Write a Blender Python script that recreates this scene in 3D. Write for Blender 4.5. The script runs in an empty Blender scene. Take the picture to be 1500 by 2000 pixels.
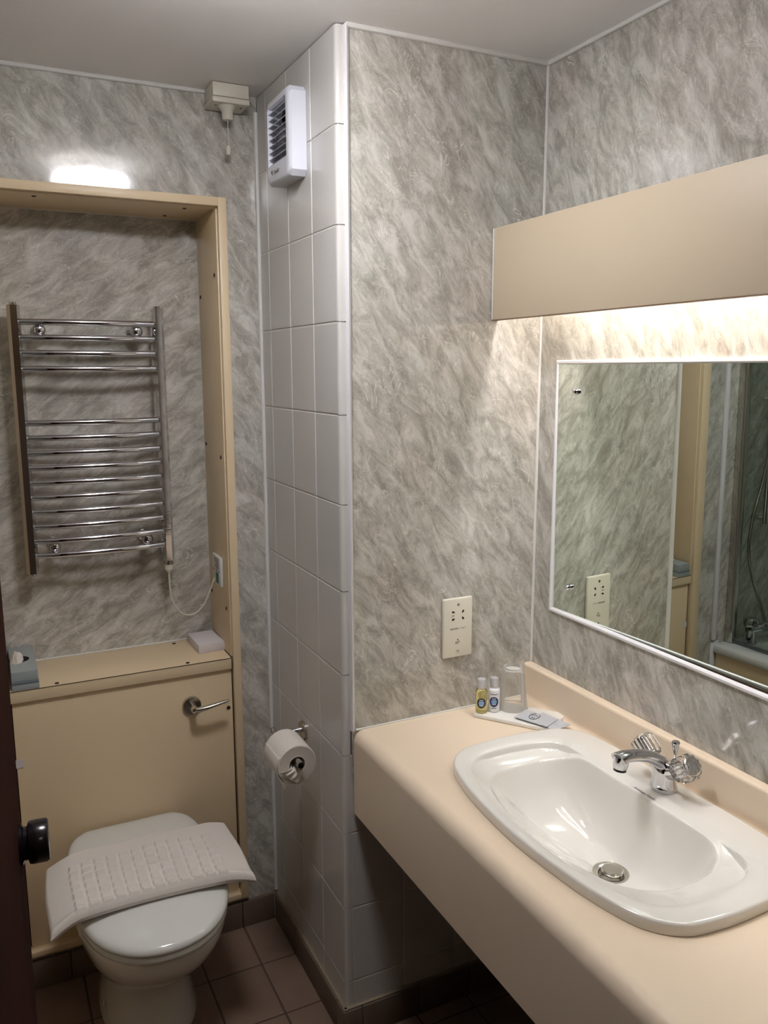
import bpy, bmesh, math, random
from mathutils import Vector, Matrix
random.seed(7)
sc = bpy.context.scene
COL = sc.collection
sin, cos, pi = math.sin, math.cos, math.pi

# ------------------------------------------------------------------ camera
cam_d = bpy.data.cameras.new('camera'); cam = bpy.data.objects.new('camera', cam_d); COL.objects.link(cam)
YAW, PITCH, ROLL, FPX = 0.45463, -0.17127, -0.00238, 1614.26
Fv = Vector((sin(YAW)*cos(PITCH), cos(YAW)*cos(PITCH), sin(PITCH)))
Rv = Vector((cos(YAW), -sin(YAW), 0)); Uv = Rv.cross(Fv)
R2 = Rv*cos(ROLL)+Uv*sin(ROLL); U2 = Uv*cos(ROLL)-Rv*sin(ROLL)
M = Matrix((R2, U2, -Fv)).transposed().to_4x4(); M.translation = Vector((-0.7116, -1.6963, 1.6536))
cam.matrix_world = M
cam_d.sensor_fit = 'VERTICAL'; cam_d.sensor_height = 24; cam_d.sensor_width = 24
cam_d.lens = 24*FPX/2000; cam_d.clip_start = .02
sc.camera = cam
# ------------------------------------------------------------------ view, world, light levels
sc.view_settings.view_transform = 'Standard'; sc.view_settings.look = 'None'
sc.view_settings.gamma = 1; sc.view_settings.use_curve_mapping = False
sc.view_settings.exposure = 0.25
sc.cycles.use_denoising = True
sc.cycles.max_bounces = 12; sc.cycles.transparent_max_bounces = 12; sc.cycles.transmission_bounces = 10
w = bpy.data.worlds.new('world'); sc.world = w; w.use_nodes = True
w.node_tree.nodes['Background'].inputs[0].default_value = (.9, .93, 1, 1)
w.node_tree.nodes['Background'].inputs[1].default_value = 0.02
LAMP = 49.0          # ceiling dome emission
HALL_FILL = 9.0           # added fill lamp, unseen in the hall behind the doorway
STRIP = 42.0         # tube behind the pelmet

# ------------------------------------------------------------------ dimensions
D = .511; YB = -.02; W = .53; H = 2.3476; YF = -1.32; XL = -1.6
CT = .8166; XIN = -.115; XOUT = -.093; FY = .493; YN = .718; XNL = -.699; XNLO = -.740

# ------------------------------------------------------------------ materials
def lin(c):
    return tuple((v/255/12.92 if v/255 <= .04045 else ((v/255+.055)/1.055)**2.4) for v in c)+(1,)
MATS = {}
def mat(name, c, rough=.5, metal=0, spec=.5, coat=0, bump=0, bscale=200, trans=0, ior=1.45, var=0, alpha=1, emis=None, es=0, sss=0):
    if name in MATS: return MATS[name]
    m = bpy.data.materials.new(name); m.use_nodes = True; nt = m.node_tree; b = nt.nodes['Principled BSDF']
    b.inputs['Base Color'].default_value = lin(c); b.inputs['Roughness'].default_value = rough
    b.inputs['Metallic'].default_value = metal; b.inputs['Specular IOR Level'].default_value = spec
    b.inputs['Coat Weight'].default_value = coat; b.inputs['Coat Roughness'].default_value = .05
    b.inputs['Transmission Weight'].default_value = trans; b.inputs['IOR'].default_value = ior
    if emis: b.inputs['Emission Color'].default_value = lin(emis); b.inputs['Emission Strength'].default_value = es
    tc = nt.nodes.new('ShaderNodeTexCoord')
    if var:
        n = nt.nodes.new('ShaderNodeTexNoise'); n.inputs['Scale'].default_value = 6; n.inputs['Detail'].default_value = 6
        nt.links.new(tc.outputs['Object'], n.inputs['Vector'])
        r = nt.nodes.new('ShaderNodeMapRange'); r.inputs[1].default_value = .3; r.inputs[2].default_value = .7
        r.inputs[3].default_value = 1-var; r.inputs[4].default_value = 1+var*.5
        nt.links.new(n.outputs[0], r.inputs[0])
        h = nt.nodes.new('ShaderNodeHueSaturation'); h.inputs['Color'].default_value = lin(c)
        nt.links.new(r.outputs[0], h.inputs['Value']); nt.links.new(h.outputs[0], b.inputs['Base Color'])
    if bump:
        n = nt.nodes.new('ShaderNodeTexNoise'); n.inputs['Scale'].default_value = bscale; n.inputs['Detail'].default_value = 3
        nt.links.new(tc.outputs['Object'], n.inputs['Vector'])
        bp = nt.nodes.new('ShaderNodeBump'); bp.inputs['Strength'].default_value = bump; bp.inputs['Distance'].default_value = .002
        nt.links.new(n.outputs[0], bp.inputs['Height']); nt.links.new(bp.outputs[0], b.inputs['Normal'])
    MATS[name] = m
    return m

def marble(name, ang, joint_off=0.0, joint_axis=0, rough=.09, seed=0, bowed=.02):
    """grey marbled PVC panelling, UV in metres"""
    m = bpy.data.materials.new(name); m.use_nodes = True; nt = m.node_tree; N = nt.nodes; L = nt.links
    b = N['Principled BSDF']; b.inputs['Roughness'].default_value = rough
    b.inputs['Specular IOR Level'].default_value = .5
    tc = N.new('ShaderNodeTexCoord')
    mp = N.new('ShaderNodeMapping'); mp.vector_type = 'TEXTURE'
    mp.inputs['Rotation'].default_value = (0, 0, ang); mp.inputs['Location'].default_value = (seed*3.1, seed*1.7, 0)
    mp.inputs['Scale'].default_value = (2.5, 1, 1)
    L.new(tc.outputs['UV'], mp.inputs['Vector'])
    def noise(scale, det, dist, ro=.55, z=0, src=None):
        n = N.new('ShaderNodeTexNoise'); n.noise_dimensions = '2D'
        n.inputs['Scale'].default_value = scale; n.inputs['Detail'].default_value = det
        n.inputs['Distortion'].default_value = dist; n.inputs['Roughness'].default_value = ro
        v = N.new('ShaderNodeVectorMath'); v.inputs[1].default_value = (z, z*.7, 0)
        L.new((src or mp).outputs[0], v.inputs[0]); L.new(v.outputs[0], n.inputs['Vector'])
        return n.outputs[0]
    mp2 = N.new('ShaderNodeMapping'); mp2.vector_type = 'TEXTURE'
    mp2.inputs['Rotation'].default_value = (0, 0, ang-.12); mp2.inputs['Location'].default_value = (seed*2.1, seed*4.7, 0)
    mp2.inputs['Scale'].default_value = (1.9, 1, 1); L.new(tc.outputs['UV'], mp2.inputs['Vector'])
    a = noise(27, 10, .4, .74)
    rp = N.new('ShaderNodeValToRGB'); L.new(a, rp.inputs[0])
    e = rp.color_ramp.elements
    e[0].position = .38; e[0].color = lin((162, 157, 148)); e[1].position = .62; e[1].color = lin((209, 206, 199))
    k = e.new(.5); k.color = lin((186, 182, 173))
    big = noise(7, 3, .2, .5, 5)
    mr = N.new('ShaderNodeMapRange'); L.new(big, mr.inputs[0]); mr.inputs[1].default_value = .3; mr.inputs[2].default_value = .7
    mr.inputs[3].default_value = .86; mr.inputs[4].default_value = 1.08
    hs = N.new('ShaderNodeHueSaturation'); L.new(rp.outputs[0], hs.inputs['Color']); L.new(mr.outputs[0], hs.inputs['Value'])
    col = hs.outputs[0]
    for sc_, wd, st, z, c in ((20, .010, .85, 9, (228, 226, 219)), (32, .012, .75, 3, (220, 218, 210)), (52, .02, .4, 27, (214, 211, 203)), (28, .018, .4, 14, (144, 137, 126))):
        v = noise(sc_, 4, .7, .58, z, mp2)
        s = N.new('ShaderNodeMath'); s.operation = 'SUBTRACT'; L.new(v, s.inputs[0]); s.inputs[1].default_value = .5
        ab = N.new('ShaderNodeMath'); ab.operation = 'ABSOLUTE'; L.new(s.outputs[0], ab.inputs[0])
        m2 = N.new('ShaderNodeMapRange'); L.new(ab.outputs[0], m2.inputs[0]); m2.inputs[1].default_value = 0; m2.inputs[2].default_value = wd
        m2.inputs[3].default_value = st; m2.inputs[4].default_value = 0
        # break the veins up
        br = noise(20, 2, .2, .5, z+20)
        m3 = N.new('ShaderNodeMapRange'); L.new(br, m3.inputs[0]); m3.inputs[1].default_value = .42; m3.inputs[2].default_value = .6
        mu = N.new('ShaderNodeMath'); mu.operation = 'MULTIPLY'; L.new(m2.outputs[0], mu.inputs[0]); L.new(m3.outputs[0], mu.inputs[1])
        mx = N.new('ShaderNodeMix'); mx.data_type = 'RGBA'; L.new(mu.outputs[0], mx.inputs[0]); L.new(col, mx.inputs[6]); mx.inputs[7].default_value = lin(c)
        col = mx.outputs[2]
    mp3 = N.new('ShaderNodeMapping'); mp3.vector_type = 'TEXTURE'
    mp3.inputs['Rotation'].default_value = (0, 0, ang+.05); mp3.inputs['Scale'].default_value = (3.6, 1, 1); L.new(tc.outputs['UV'], mp3.inputs['Vector'])
    stv = noise(75, 4, .35, .6, 40+seed, mp3)
    ms = N.new('ShaderNodeMapRange'); L.new(stv, ms.inputs[0]); ms.inputs[1].default_value = .36; ms.inputs[2].default_value = .64
    ms.inputs[3].default_value = .93; ms.inputs[4].default_value = 1.06
    h2 = N.new('ShaderNodeHueSaturation'); L.new(col, h2.inputs['Color']); L.new(ms.outputs[0], h2.inputs['Value']); col = h2.outputs[0]
    # faint greenish and pinkish tints
    t = noise(4, 2, 0, .5, 33)
    rt = N.new('ShaderNodeValToRGB'); L.new(t, rt.inputs[0]); e = rt.color_ramp.elements
    e[0].position = .38; e[0].color = (.98, 1.0, .98, 1); e[1].position = .62; e[1].color = (1.0, .98, .965, 1)
    mx = N.new('ShaderNodeMix'); mx.data_type = 'RGBA'; mx.blend_type = 'MULTIPLY'; mx.inputs[0].default_value = 1
    L.new(col, mx.inputs[6]); L.new(rt.outputs[0], mx.inputs[7]); col = mx.outputs[2]
    # panel joints every 25 cm
    sx = N.new('ShaderNodeSeparateXYZ'); L.new(tc.outputs['UV'], sx.inputs[0])
    ad = N.new('ShaderNodeMath'); ad.operation = 'ADD'; L.new(sx.outputs[joint_axis], ad.inputs[0]); ad.inputs[1].default_value = -joint_off+25
    md = N.new('ShaderNodeMath'); md.operation = 'MODULO'; L.new(ad.outputs[0], md.inputs[0]); md.inputs[1].default_value = .25
    lt = N.new('ShaderNodeMath'); lt.operation = 'LESS_THAN'; L.new(md.outputs[0], lt.inputs[0]); lt.inputs[1].default_value = .0009
    f = N.new('ShaderNodeMath'); f.operation = 'MULTIPLY'; L.new(lt.outputs[0], f.inputs[0]); f.inputs[1].default_value = .35
    mx = N.new('ShaderNodeMix'); mx.data_type = 'RGBA'; L.new(f.outputs[0], mx.inputs[0]); L.new(col, mx.inputs[6]); mx.inputs[7].default_value = lin((215, 212, 203))
    L.new(mx.outputs[2], b.inputs['Base Color'])
    n = N.new('ShaderNodeTexNoise'); n.inputs['Scale'].default_value = 9; L.new(tc.outputs['UV'], n.inputs['Vector'])
    bp = N.new('ShaderNodeBump'); bp.inputs['Strength'].default_value = .25; bp.inputs['Distance'].default_value = .0015
    L.new(n.outputs[0], bp.inputs['Height']); L.new(bp.outputs[0], b.inputs['Normal'])
    return m

A_B = math.radians(-57)
m_mback = marble('marble_back', A_B, .17, seed=1)
m_mright = marble('marble_right', math.radians(-62), -.02, seed=2)
m_mfar = marble('marble_far', math.radians(-55), -.18, seed=3)
m_mniche = marble('marble_recess', math.radians(32), .07, 1, rough=.12, seed=4)
m_tile = mat('wall_tile_glaze', (206, 203, 198), .22, var=.02, bump=.05, bscale=30)
m_grout = mat('grout', (226, 222, 214), .8)
m_pvc = mat('white_pvc', (226, 224, 226), .3)
m_silicone = mat('white_sealant', (222, 220, 214), .45, bump=.3, bscale=90)
m_ceil = mat('ceiling_paint', (250, 247, 244), .6, bump=.15, bscale=300)
m_floor = mat('quarry_tile', (128, 106, 90), .45, var=.18, bump=.15, bscale=150)
m_fgrout = mat('floor_grout', (84, 69, 58), .8)
m_skirt = mat('skirting_tile', (112, 95, 82), .4, var=.12, bump=.1)
m_lam = mat('cream_laminate', (226, 204, 168), .38, bump=.06, bscale=500)
m_lam2 = mat('pelmet_laminate', (200, 184, 158), .45, bump=.06, bscale=500)
m_top = mat('counter_laminate', (233, 214, 189), .33, bump=.05, bscale=500)
m_edge = mat('dark_joint', (60, 44, 30), .7)
m_screw = mat('brown_screw_cap', (40, 28, 20), .45)
m_ceramic = mat('white_ceramic', (233, 230, 222), .08, coat=.6, spec=.6)
m_lidp = mat('toilet_plastic', (226, 226, 220), .12, coat=.5)
m_chrome = mat('chrome', (214, 214, 218), .06, metal=1)
m_satin = mat('satin_chrome', (200, 196, 188), .22, metal=1)
m_black = mat('black_plastic', (22, 18, 20), .18)
m_dark = mat('dark_void', (12, 10, 9), .8)
m_towel = mat('white_terry', (232, 224, 216), .95, bump=.5, bscale=700)
m_paper = mat('tissue_paper', (226, 218, 208), .9, bump=.2, bscale=200)
m_paper2 = mat('paper_layers', (196, 184, 170), .9)
m_card = mat('cardboard', (150, 132, 110), .9)
m_whitep = mat('white_plastic', (222, 220, 214), .3)
m_fanp = mat('fan_plastic', (228, 230, 238), .22)
m_creamp = mat('aged_plastic', (214, 208, 192), .35)
m_wood = mat('dark_wood', (44, 18, 8), .9, spec=.08, var=.3)
m_tray = mat('tray_ceramic', (236, 233, 226), .25)
m_acr = mat('clear_acrylic', (252, 250, 246), .06, trans=.96, ior=1.49)
m_film = mat('clear_cup_plastic', (246, 244, 240), .18, trans=.93, ior=1.12)
def film(name):
    m = bpy.data.materials.new(name); m.use_nodes = True; nt = m.node_tree; b = nt.nodes['Principled BSDF']
    b.inputs['Base Color'].default_value = lin((240, 238, 232)); b.inputs['Roughness'].default_value = .15
    tr = nt.nodes.new('ShaderNodeBsdfTransparent'); lw = nt.nodes.new('ShaderNodeFresnel'); lw.inputs[0].default_value = 1.4
    mr = nt.nodes.new('ShaderNodeMapRange'); mr.inputs[3].default_value = .05; mr.inputs[4].default_value = .7
    mx = nt.nodes.new('ShaderNodeMixShader'); out = nt.nodes['Material Output']
    nt.links.new(lw.outputs[0], mr.inputs[0]); nt.links.new(mr.outputs[0], mx.inputs[0])
    nt.links.new(tr.outputs[0], mx.inputs[1]); nt.links.new(b.outputs[0], mx.inputs[2]); nt.links.new(mx.outputs[0], out.inputs[0])
    return m
m_film = film('tumbler_plastic')
m_glass = mat('screen_glass', (225, 235, 230), .0, trans=1, ior=1.02)
m_oil = mat('yellow_gel', (238, 226, 160), .08, trans=.8, ior=1.35)
m_lotion = mat('white_bottle', (232, 232, 234), .3)
m_cap = mat('silver_cap', (206, 207, 210), .3, metal=.3)
m_navy = mat('navy_ink', (34, 46, 92), .5)
m_navyd = mat('black_ink', (40, 44, 58), .5)
m_lblue = mat('pale_blue_ink', (134, 168, 210), .5)
m_ink = mat('grey_ink', (90, 88, 84), .6)
m_sach = mat('silver_sachet', (200, 203, 208), .45, metal=.15, bump=.4, bscale=60)
m_green = mat('green_label', (50, 110, 88), .5)
m_tisbox = mat('blue_grey_card', (158, 165, 164), .5)
m_tisb2 = mat('blue_grey_band', (112, 126, 134), .5)
m_wbox = mat('white_card', (216, 210, 212), .55)
m_bath = mat('bath_acrylic', (214, 216, 214), .2)
m_mirror = mat('mirror_silver', (232, 240, 232), .0, metal=1)
m_lampg = mat('lamp_dome', (255, 255, 255), .4, emis=(251, 250, 255), es=LAMP)
m_hall_fill = mat('hall_fill_dome', (255, 255, 255), .4, emis=(255, 238, 214), es=HALL_FILL)
m_tube = mat('strip_tube', (255, 255, 255), .4, emis=(252, 249, 250), es=STRIP)
m_blade = mat('fan_blade', (165, 165, 170), .4)
m_carpet = mat('hall_floor', (96, 84, 74), .9, bump=.3)
m_hall = mat('hall_paint', (120, 100, 82), .7)

# ------------------------------------------------------------------ mesh builder
class MB:
    def __init__(s): s.v = []; s.f = []; s.uv = {}
    def add(s, vs, fs):
        k = len(s.v); s.v += [tuple(v) for v in vs]; s.f += [tuple(i+k for i in f) for f in fs]; return s
    def quad(s, a, b, c, d, uvs=None):
        s.add([a, b, c, d], [(0, 1, 2, 3)])
        if uvs: s.uv[len(s.f)-1] = uvs
        return s
    def box(s, x0, y0, z0, x1, y1, z1, bev=0, seg=2, rot=None, piv=None):
        bm = bmesh.new(); bmesh.ops.create_cube(bm, size=1)
        for v in bm.verts:
            v.co = Vector(((x0+x1)/2+v.co.x*(x1-x0), (y0+y1)/2+v.co.y*(y1-y0), (z0+z1)/2+v.co.z*(z1-z0)))
        if bev: bmesh.ops.bevel(bm, geom=bm.edges[:]+bm.verts[:], offset=bev, segments=seg, affect='EDGES', profile=.5)
        return s.bm(bm, rot, piv)
    def bm(s, bm, rot=None, piv=None):
        bm.verts.index_update(); vs = [v.co.copy() for v in bm.verts]
        if rot is not None:
            p = Vector(piv or (0, 0, 0)); vs = [rot @ (v-p)+p for v in vs]
        s.add(vs, [[v.index for v in f.verts] for f in bm.faces]); bm.free(); return s
    def loft(s, rings, c0=True, c1=True, closed=True):
        n = len(rings[0]); vs = [p for r in rings for p in r]; fs = []
        for i in range(len(rings)-1):
            for j in range(n if closed else n-1):
                k = (j+1) % n; fs.append((i*n+j, i*n+k, (i+1)*n+k, (i+1)*n+j))
        if c0: fs.append(tuple(range(n))[::-1])
        if c1: fs.append(tuple((len(rings)-1)*n+j for j in range(n)))
        return s.add(vs, fs)
    def tube(s, pts, r, n=14, caps=True, flat=None):
        pts = [Vector(p) for p in pts]; R = r if isinstance(r, (list, tuple)) else [r]*len(pts)
        rings = []; up = None
        for i, p in enumerate(pts):
            t = ((pts[min(i+1, len(pts)-1)]-pts[max(i-1, 0)])).normalized()
            if up is None: up = Vector((0, 0, 1)) if abs(t.z) < .9 else Vector((0, 1, 0))
            a = t.cross(up).normalized(); b = a.cross(t).normalized(); up = b
            fb = flat[i] if flat else 1
            rings.append([p+a*cos(2*pi*k/n)*R[i]+b*sin(2*pi*k/n)*R[i]*fb for k in range(n)])
        return s.loft(rings, caps, caps)
    def lathe(s, o, ax, prof, n=32, c0=True, c1=True, lobes=0, lamp=0):
        o = Vector(o); ax = Vector(ax).normalized(); u = ax.orthogonal().normalized(); v = ax.cross(u)
        rings = [[o+ax*h+(u*cos(2*pi*k/n)+v*sin(2*pi*k/n))*r*(1+lamp*cos(lobes*2*pi*k/n)) for k in range(n)] for r, h in prof]
        return s.loft(rings, c0, c1)
    def build(s, name, m, parent=None, smooth=40, loc=None):
        me = bpy.data.meshes.new(name)
        if parent is None:
            if loc is None:
                xs = [v[0] for v in s.v]; ys = [v[1] for v in s.v]; zs = [v[2] for v in s.v]
                loc = ((min(xs)+max(xs))/2, (min(ys)+max(ys))/2, min(zs))
            o_ = Vector(loc)
        else:
            o_ = Vector(parent['_o'])
        me.from_pydata([tuple(Vector(v)-o_) for v in s.v], [], s.f)
        if s.uv:
            ul = me.uv_layers.new(name='UVMap')
            for fi, uvs in s.uv.items():
                for li, uv in zip(me.polygons[fi].loop_indices, uvs): ul.data[li].uv = uv
        bm = bmesh.new(); bm.from_mesh(me)
        if not s.uv: bmesh.ops.recalc_face_normals(bm, faces=bm.faces[:])
        bm.to_mesh(me); bm.free()
        me.materials.append(m)
        if smooth:
            me.shade_smooth(); me.set_sharp_from_angle(angle=math.radians(smooth))
        o = bpy.data.objects.new(name, me); COL.objects.link(o)
        if parent is None: o.location = o_
        else: o.parent = parent
        o['_o'] = tuple(o_)
        return o
def thing(name, label, cat, loc, group=None):
    o = bpy.data.objects.new(name, None); COL.objects.link(o); o.location = loc; o.empty_display_size = .02
    o['_o'] = tuple(loc); o['label'] = label; o['category'] = cat
    if group: o['group'] = group
    return o
def tag(o, label, cat, group=None):
    o['label'] = label; o['category'] = cat
    if group: o['group'] = group
    return o
def struct(o): o['kind'] = 'structure'; return o
def text(body, size, mtx, m, name, parent, ext=.0002):
    c = bpy.data.curves.new('t', 'FONT'); c.body = body; c.size = size; c.align_x = 'CENTER'; c.align_y = 'CENTER'; c.extrude = ext
    o = bpy.data.objects.new('t', c); COL.objects.link(o)
    dg = bpy.context.evaluated_depsgraph_get(); me = bpy.data.meshes.new_from_object(o.evaluated_get(dg))
    mb = MB(); mb.add([mtx @ v.co for v in me.vertices], [list(p.vertices) for p in me.polygons])
    bpy.data.objects.remove(o); bpy.data.curves.remove(c); bpy.data.meshes.remove(me)
    return mb.build(name, m, parent, smooth=0)
def basis(o, x, y):
    x = Vector(x).normalized(); y = Vector(y).normalized(); z = x.cross(y)
    m = Matrix((x, y, z)).transposed().to_4x4(); m.translation = Vector(o); return m
def spline(ctrl, n, closed=True):
    P = [Vector(c) for c in ctrl]; N_ = len(P); out = []
    segs = N_ if closed else N_-1
    for i in range(n):
        t = i/n*segs if closed else i/(n-1)*segs
        k = min(int(t), segs-1); u = t-k
        g = (lambda j: P[j % N_]) if closed else (lambda j: P[max(0, min(N_-1, j))])
        a, b, c, d = g(k-1), g(k), g(k+1), g(k+2)
        out.append(.5*((2*b)+(-a+c)*u+(2*a-5*b+4*c-d)*u*u+(-a+3*b-3*c+d)*u**3))
    return out

def wall(mb, o, ux, u0, u1, z0, z1, hole=None):
    """wall plane through o along unit ux; uv in metres; hole=(a,b,za,zb)"""
    o = Vector(o); ux = Vector(ux)
    def q(a, b, c, d):
        if b-a < 1e-5 or d-c < 1e-5: return
        pts = [o+ux*a+Vector((0, 0, c)), o+ux*b+Vector((0, 0, c)), o+ux*b+Vector((0, 0, d)), o+ux*a+Vector((0, 0, d))]
        mb.quad(*pts, uvs=[(a, c), (b, c), (b, d), (a, d)])
    if hole:
        a, b, c, d = hole
        q(u0, a, z0, z1); q(b, u1, z0, z1); q(a, b, z0, c); q(a, b, d, z1)
    else: q(u0, u1, z0, z1)
    return mb

# ================================================================== STRUCTURE
mb = MB(); wall(mb, (0, D, 0), (1, 0, 0), XL, 0.0, 0, H, hole=(XNL-.004, XIN+.004, .09, 2.07))
struct(mb.build('wall_far', m_mfar, loc=(0, 0, 0), smooth=0))
mb = MB(); wall(mb, (0, YN, 0), (1, 0, 0), XNL-.01, XIN+.01, .70, 2.09)
struct(mb.build('wall_recess', m_mniche, loc=(0, 0, 0), smooth=0))
mb = MB(); wall(mb, (0, YB-.004, 0), (1, 0, 0), .02, W, .70, H)
struct(mb.build('wall_back', m_mback, loc=(0, 0, 0), smooth=0))
# mirror hole in right wall: y -0.106..-0.96, z 1.07..1.665
MY0, MY1, MZ0, MZ1 = -.104, -.98, 1.069, 1.667
mb = MB(); wall(mb, (W, 0, 0), (0, -1, 0), .02, -YF, 0, H, hole=(-MY0, -MY1, MZ0, MZ1))
struct(mb.build('wall_right', m_mright, loc=(0, 0, 0), smooth=0))
mb = MB(); wall(mb, (XL, 0, 0), (0, 1, 0), YF, D, 0, H)
struct(mb.build('wall_left', m_mfar, loc=(0, 0, 0), smooth=0))
# wall with the doorway the camera looks through
mb = MB(); wall(mb, (0, YF, 0), (1, 0, 0), XL, W, 0, H, hole=(-.80, .06, 0, 2.02))
mb.box(-.80, YF-.10, 0, -.795, YF, 2.02); mb.box(.06, YF-.10, 0, .065, YF, 2.02)
struct(mb.build('wall_front', m_mback, loc=(0, 0, 0), smooth=0))
mb = MB()
mb.quad((-1.6, YF-.1, 0), (-1.6, -2.6, 0), (-1.6, -2.6, H), (-1.6, YF-.1, H)); mb.quad((-1.6, -2.6, 0), (1.0, -2.6, 0), (1.0, -2.6, H), (-1.6, -2.6, H))
mb.quad((1.0, YF-.1, 0), (1.0, -2.6, 0), (1.0, -2.6, H), (1.0, YF-.1, H))
struct(mb.build('wall_hall', m_hall, loc=(0, 0, 0), smooth=0))
mb = MB(); mb.box(-1.7, -2.7, H, 1.1, D+.01, H+.05)
struct(mb.build('ceiling', m_ceil, loc=(0, 0, 0), smooth=0))

# floor: grout slab and tiles
def tiles(cols, rows, T, m, name, gap=.003, bev=.0015, th=.006, grout=None, gth=.0025, gx=0, gy=0):
    mb = MB()
    for i in range(len(cols)-1):
        for j in range(len(rows)-1):
            a0, a1, b0, b1 = cols[i]+gap/2, cols[i+1]-gap/2, rows[j]+gap/2, rows[j+1]-gap/2
            if a1-a0 < .004 or b1-b0 < .004: continue
            t2 = MB(); t2.box(a0, b0, -th, a1, b1, 0, bev, 2)
            mb.add([T @ Vector(v) for v in t2.v], t2.f)
    o = struct(mb.build(name, m, loc=(0, 0, 0), smooth=0))
    if grout:
        g = MB(); g.quad(*[T @ Vector(p) for p in ((cols[0]-gx, rows[0]-gy, -gth), (cols[-1], rows[0]-gy, -gth), (cols[-1], rows[-1], -gth), (cols[0]-gx, rows[-1], -gth))])
        go = g.build('grout_bed', grout, loc=(0, 0, 0), smooth=0); go.parent = o
    return o
fx = [-.88]+[-.11-.152*k for k in range(4, -1, -1)]+[.042+.152*k for k in range(0, 4)]
fy = [YF]+[.325-.2*k for k in range(8, -1, -1)]+[D]
tiles(fx, fy, Matrix.Identity(4), m_floor, 'floor', gap=.005, grout=m_fgrout)
mb = MB(); mb.box(-1.65, -2.65, -.05, 1.05, D+.01, -.008); struct(mb.build('floor_slab', m_carpet, loc=(0, 0, 0), smooth=0))

ZR = [.083]+[.1543+.2*k for k in range(0, 11)]+[H-.002]
ZR = [z for z in ZR if z < H]
# tiled return wall (x=0), local x=-y direction
T = Matrix(((0, 0, -1, 0), (1, 0, 0, 0), (0, 1, 0, 0), (0, 0, 0, 1)))
tiles([-.012, .1266, .2818, .437, D-.001], ZR, T, m_tile, 'wall_return', gap=.003, grout=m_grout, gth=.0016, gy=.083)
# tiled lower back wall (under counter)
T2 = Matrix(((1, 0, 0, 0), (0, 0, -1, YB+.0), (0, 1, 0, 0), (0, 0, 0, 1)))
T2 = Matrix(((1, 0, 0, 0), (0, 0, -1, 0), (0, 1, 0, 0), (0, 0, 0, 1)))
T2 = Matrix(((1, 0, 0, 0), (0, 0, 1, YB), (0, 1, 0, 0), (0, 0, 0, 1))) @ Matrix.Diagonal((1, 1, -1, 1))
tiles([.0175, .160, .310, .460, W], [z for z in ZR if z < .8], T2, m_tile, 'wall_back_tiled', gap=.003, grout=m_grout, gth=.0016, gx=.014, gy=.083)
# rounded tile edging on the corner, one piece per row
mb = MB()
for a, b in zip(ZR[:-1], ZR[1:]):
    prof = [(.004, 0.0)]+[(.012-.012*cos(t), -.008-.012*sin(t)) for t in [pi/2*k/8 for k in range(9)]]+[(.017, YB), (.017, -.008)]
    prof = [(0, -.011)]+[(.010-.010*cos(t), -.0115-.0085*sin(t)) for t in [pi/2*k/8 for k in range(1, 9)]]+[(.018, YB), (.018, -.005), (.003, -.005)]
    mb.loft([[(x, y, z) for x, y in prof] for z in (a+.0012, b-.0012)])
mb.box(.003, -.017, .083, .016, -.006, H-.002)
struct(mb.build('trim_1', m_tile, smooth=50))
mb = MB()   # white pvc strip where panelling starts
pr = [(.017, -.021), (.018, -.030), (.020, -.032), (.026, -.029), (.0285, -.024), (.0285, -.019), (.017, -.019)]
mb.loft([[(x, y, z) for x, y in pr] for z in (CT+.001, H-.003)])
struct(mb.build('trim_2', m_pvc))
def bead(name, pts, r=.005, m=m_silicone, n=8):
    P = [Vector(p) for p in pts]; Q = []
    for a, b in zip(P[:-1], P[1:]):
        k = max(2, int((b-a).length/.03))
        for i in range(k): Q.append(a.lerp(b, i/k))
    Q.append(P[-1]); R = [r*(1+random.uniform(-.12, .12)) for _ in Q]
    return struct(MB().tube(Q, R, n).build(name, m))
bead('trim_3', [(.02, YB-.006, H-.004), (W, YB-.006, H-.004)], .006)
bead('trim_4', [(W-.002, YB-.006, H-.004), (W-.002, YF, H-.004)], .005)
bead('trim_5', [(W-.001, YB-.005, H-.004), (W-.001, YB-.005, CT+.092)], .0042)
bead('trim_6', [(XL, D-.002, H-.004), (-.12, D-.002, H-.004)], .0055)
bead('trim_7', [(-.003, D-.002, 2.31), (-.003, D-.002, .09)], .0058)
bead('trim_8', [(.03, YB-.005, CT+.001), (W-.03, YB-.005, CT+.001)], .0025)
bead('trim_9', [(XIN-.001, YN-.001, .852), (XIN-.001, YN-.001, 2.066)], .003)
bead('trim_10', [(XNL, YN-.001, 2.066), (XIN, YN-.001, 2.066)], .003)
bead('trim_11', [(XNL, YN-.001, .852), (XIN, YN-.001, .852)], .003)
# skirting
def skirting(name, segs, y=0):
    mb = MB()
    for s_ in segs: mb.box(*s_, bev=.002)
    return struct(mb.build(name, m_skirt))
jx = [XL, -1.1, -.90, -.748, -.596, -.444, -.292, -.11-.002, -.0115]
skirting('baseboard_far', [(a+.001, D-.012, 0, b-.001, D+.004, .083) for a, b in zip(jx[:-1], jx[1:])])
jy = [-.033, .02, .17, .32, D-.012]
skirting('baseboard_return', [(-.0115, a+.001, 0, .003, b-.001, .083) for a, b in zip(jy[:-1], jy[1:])])
jb = [-.0115, .04, .20, .355, W]
skirting('baseboard_back', [(a+.001, YB-.0125, 0, b-.001, YB+.003, .083) for a, b in zip(jb[:-1], jb[1:])])
mb = MB(); mb.box(-.0095, YB-.008, .083, W, YB+.002, .0875, bev=.002); mb.box(-.008, -.03, .083, .002, D-.01, .0875, bev=.002)
struct(mb.build('trim_12', mat('stained_sealant', (150, 135, 112), .7, var=.3, bump=.6, bscale=80)))
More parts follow.
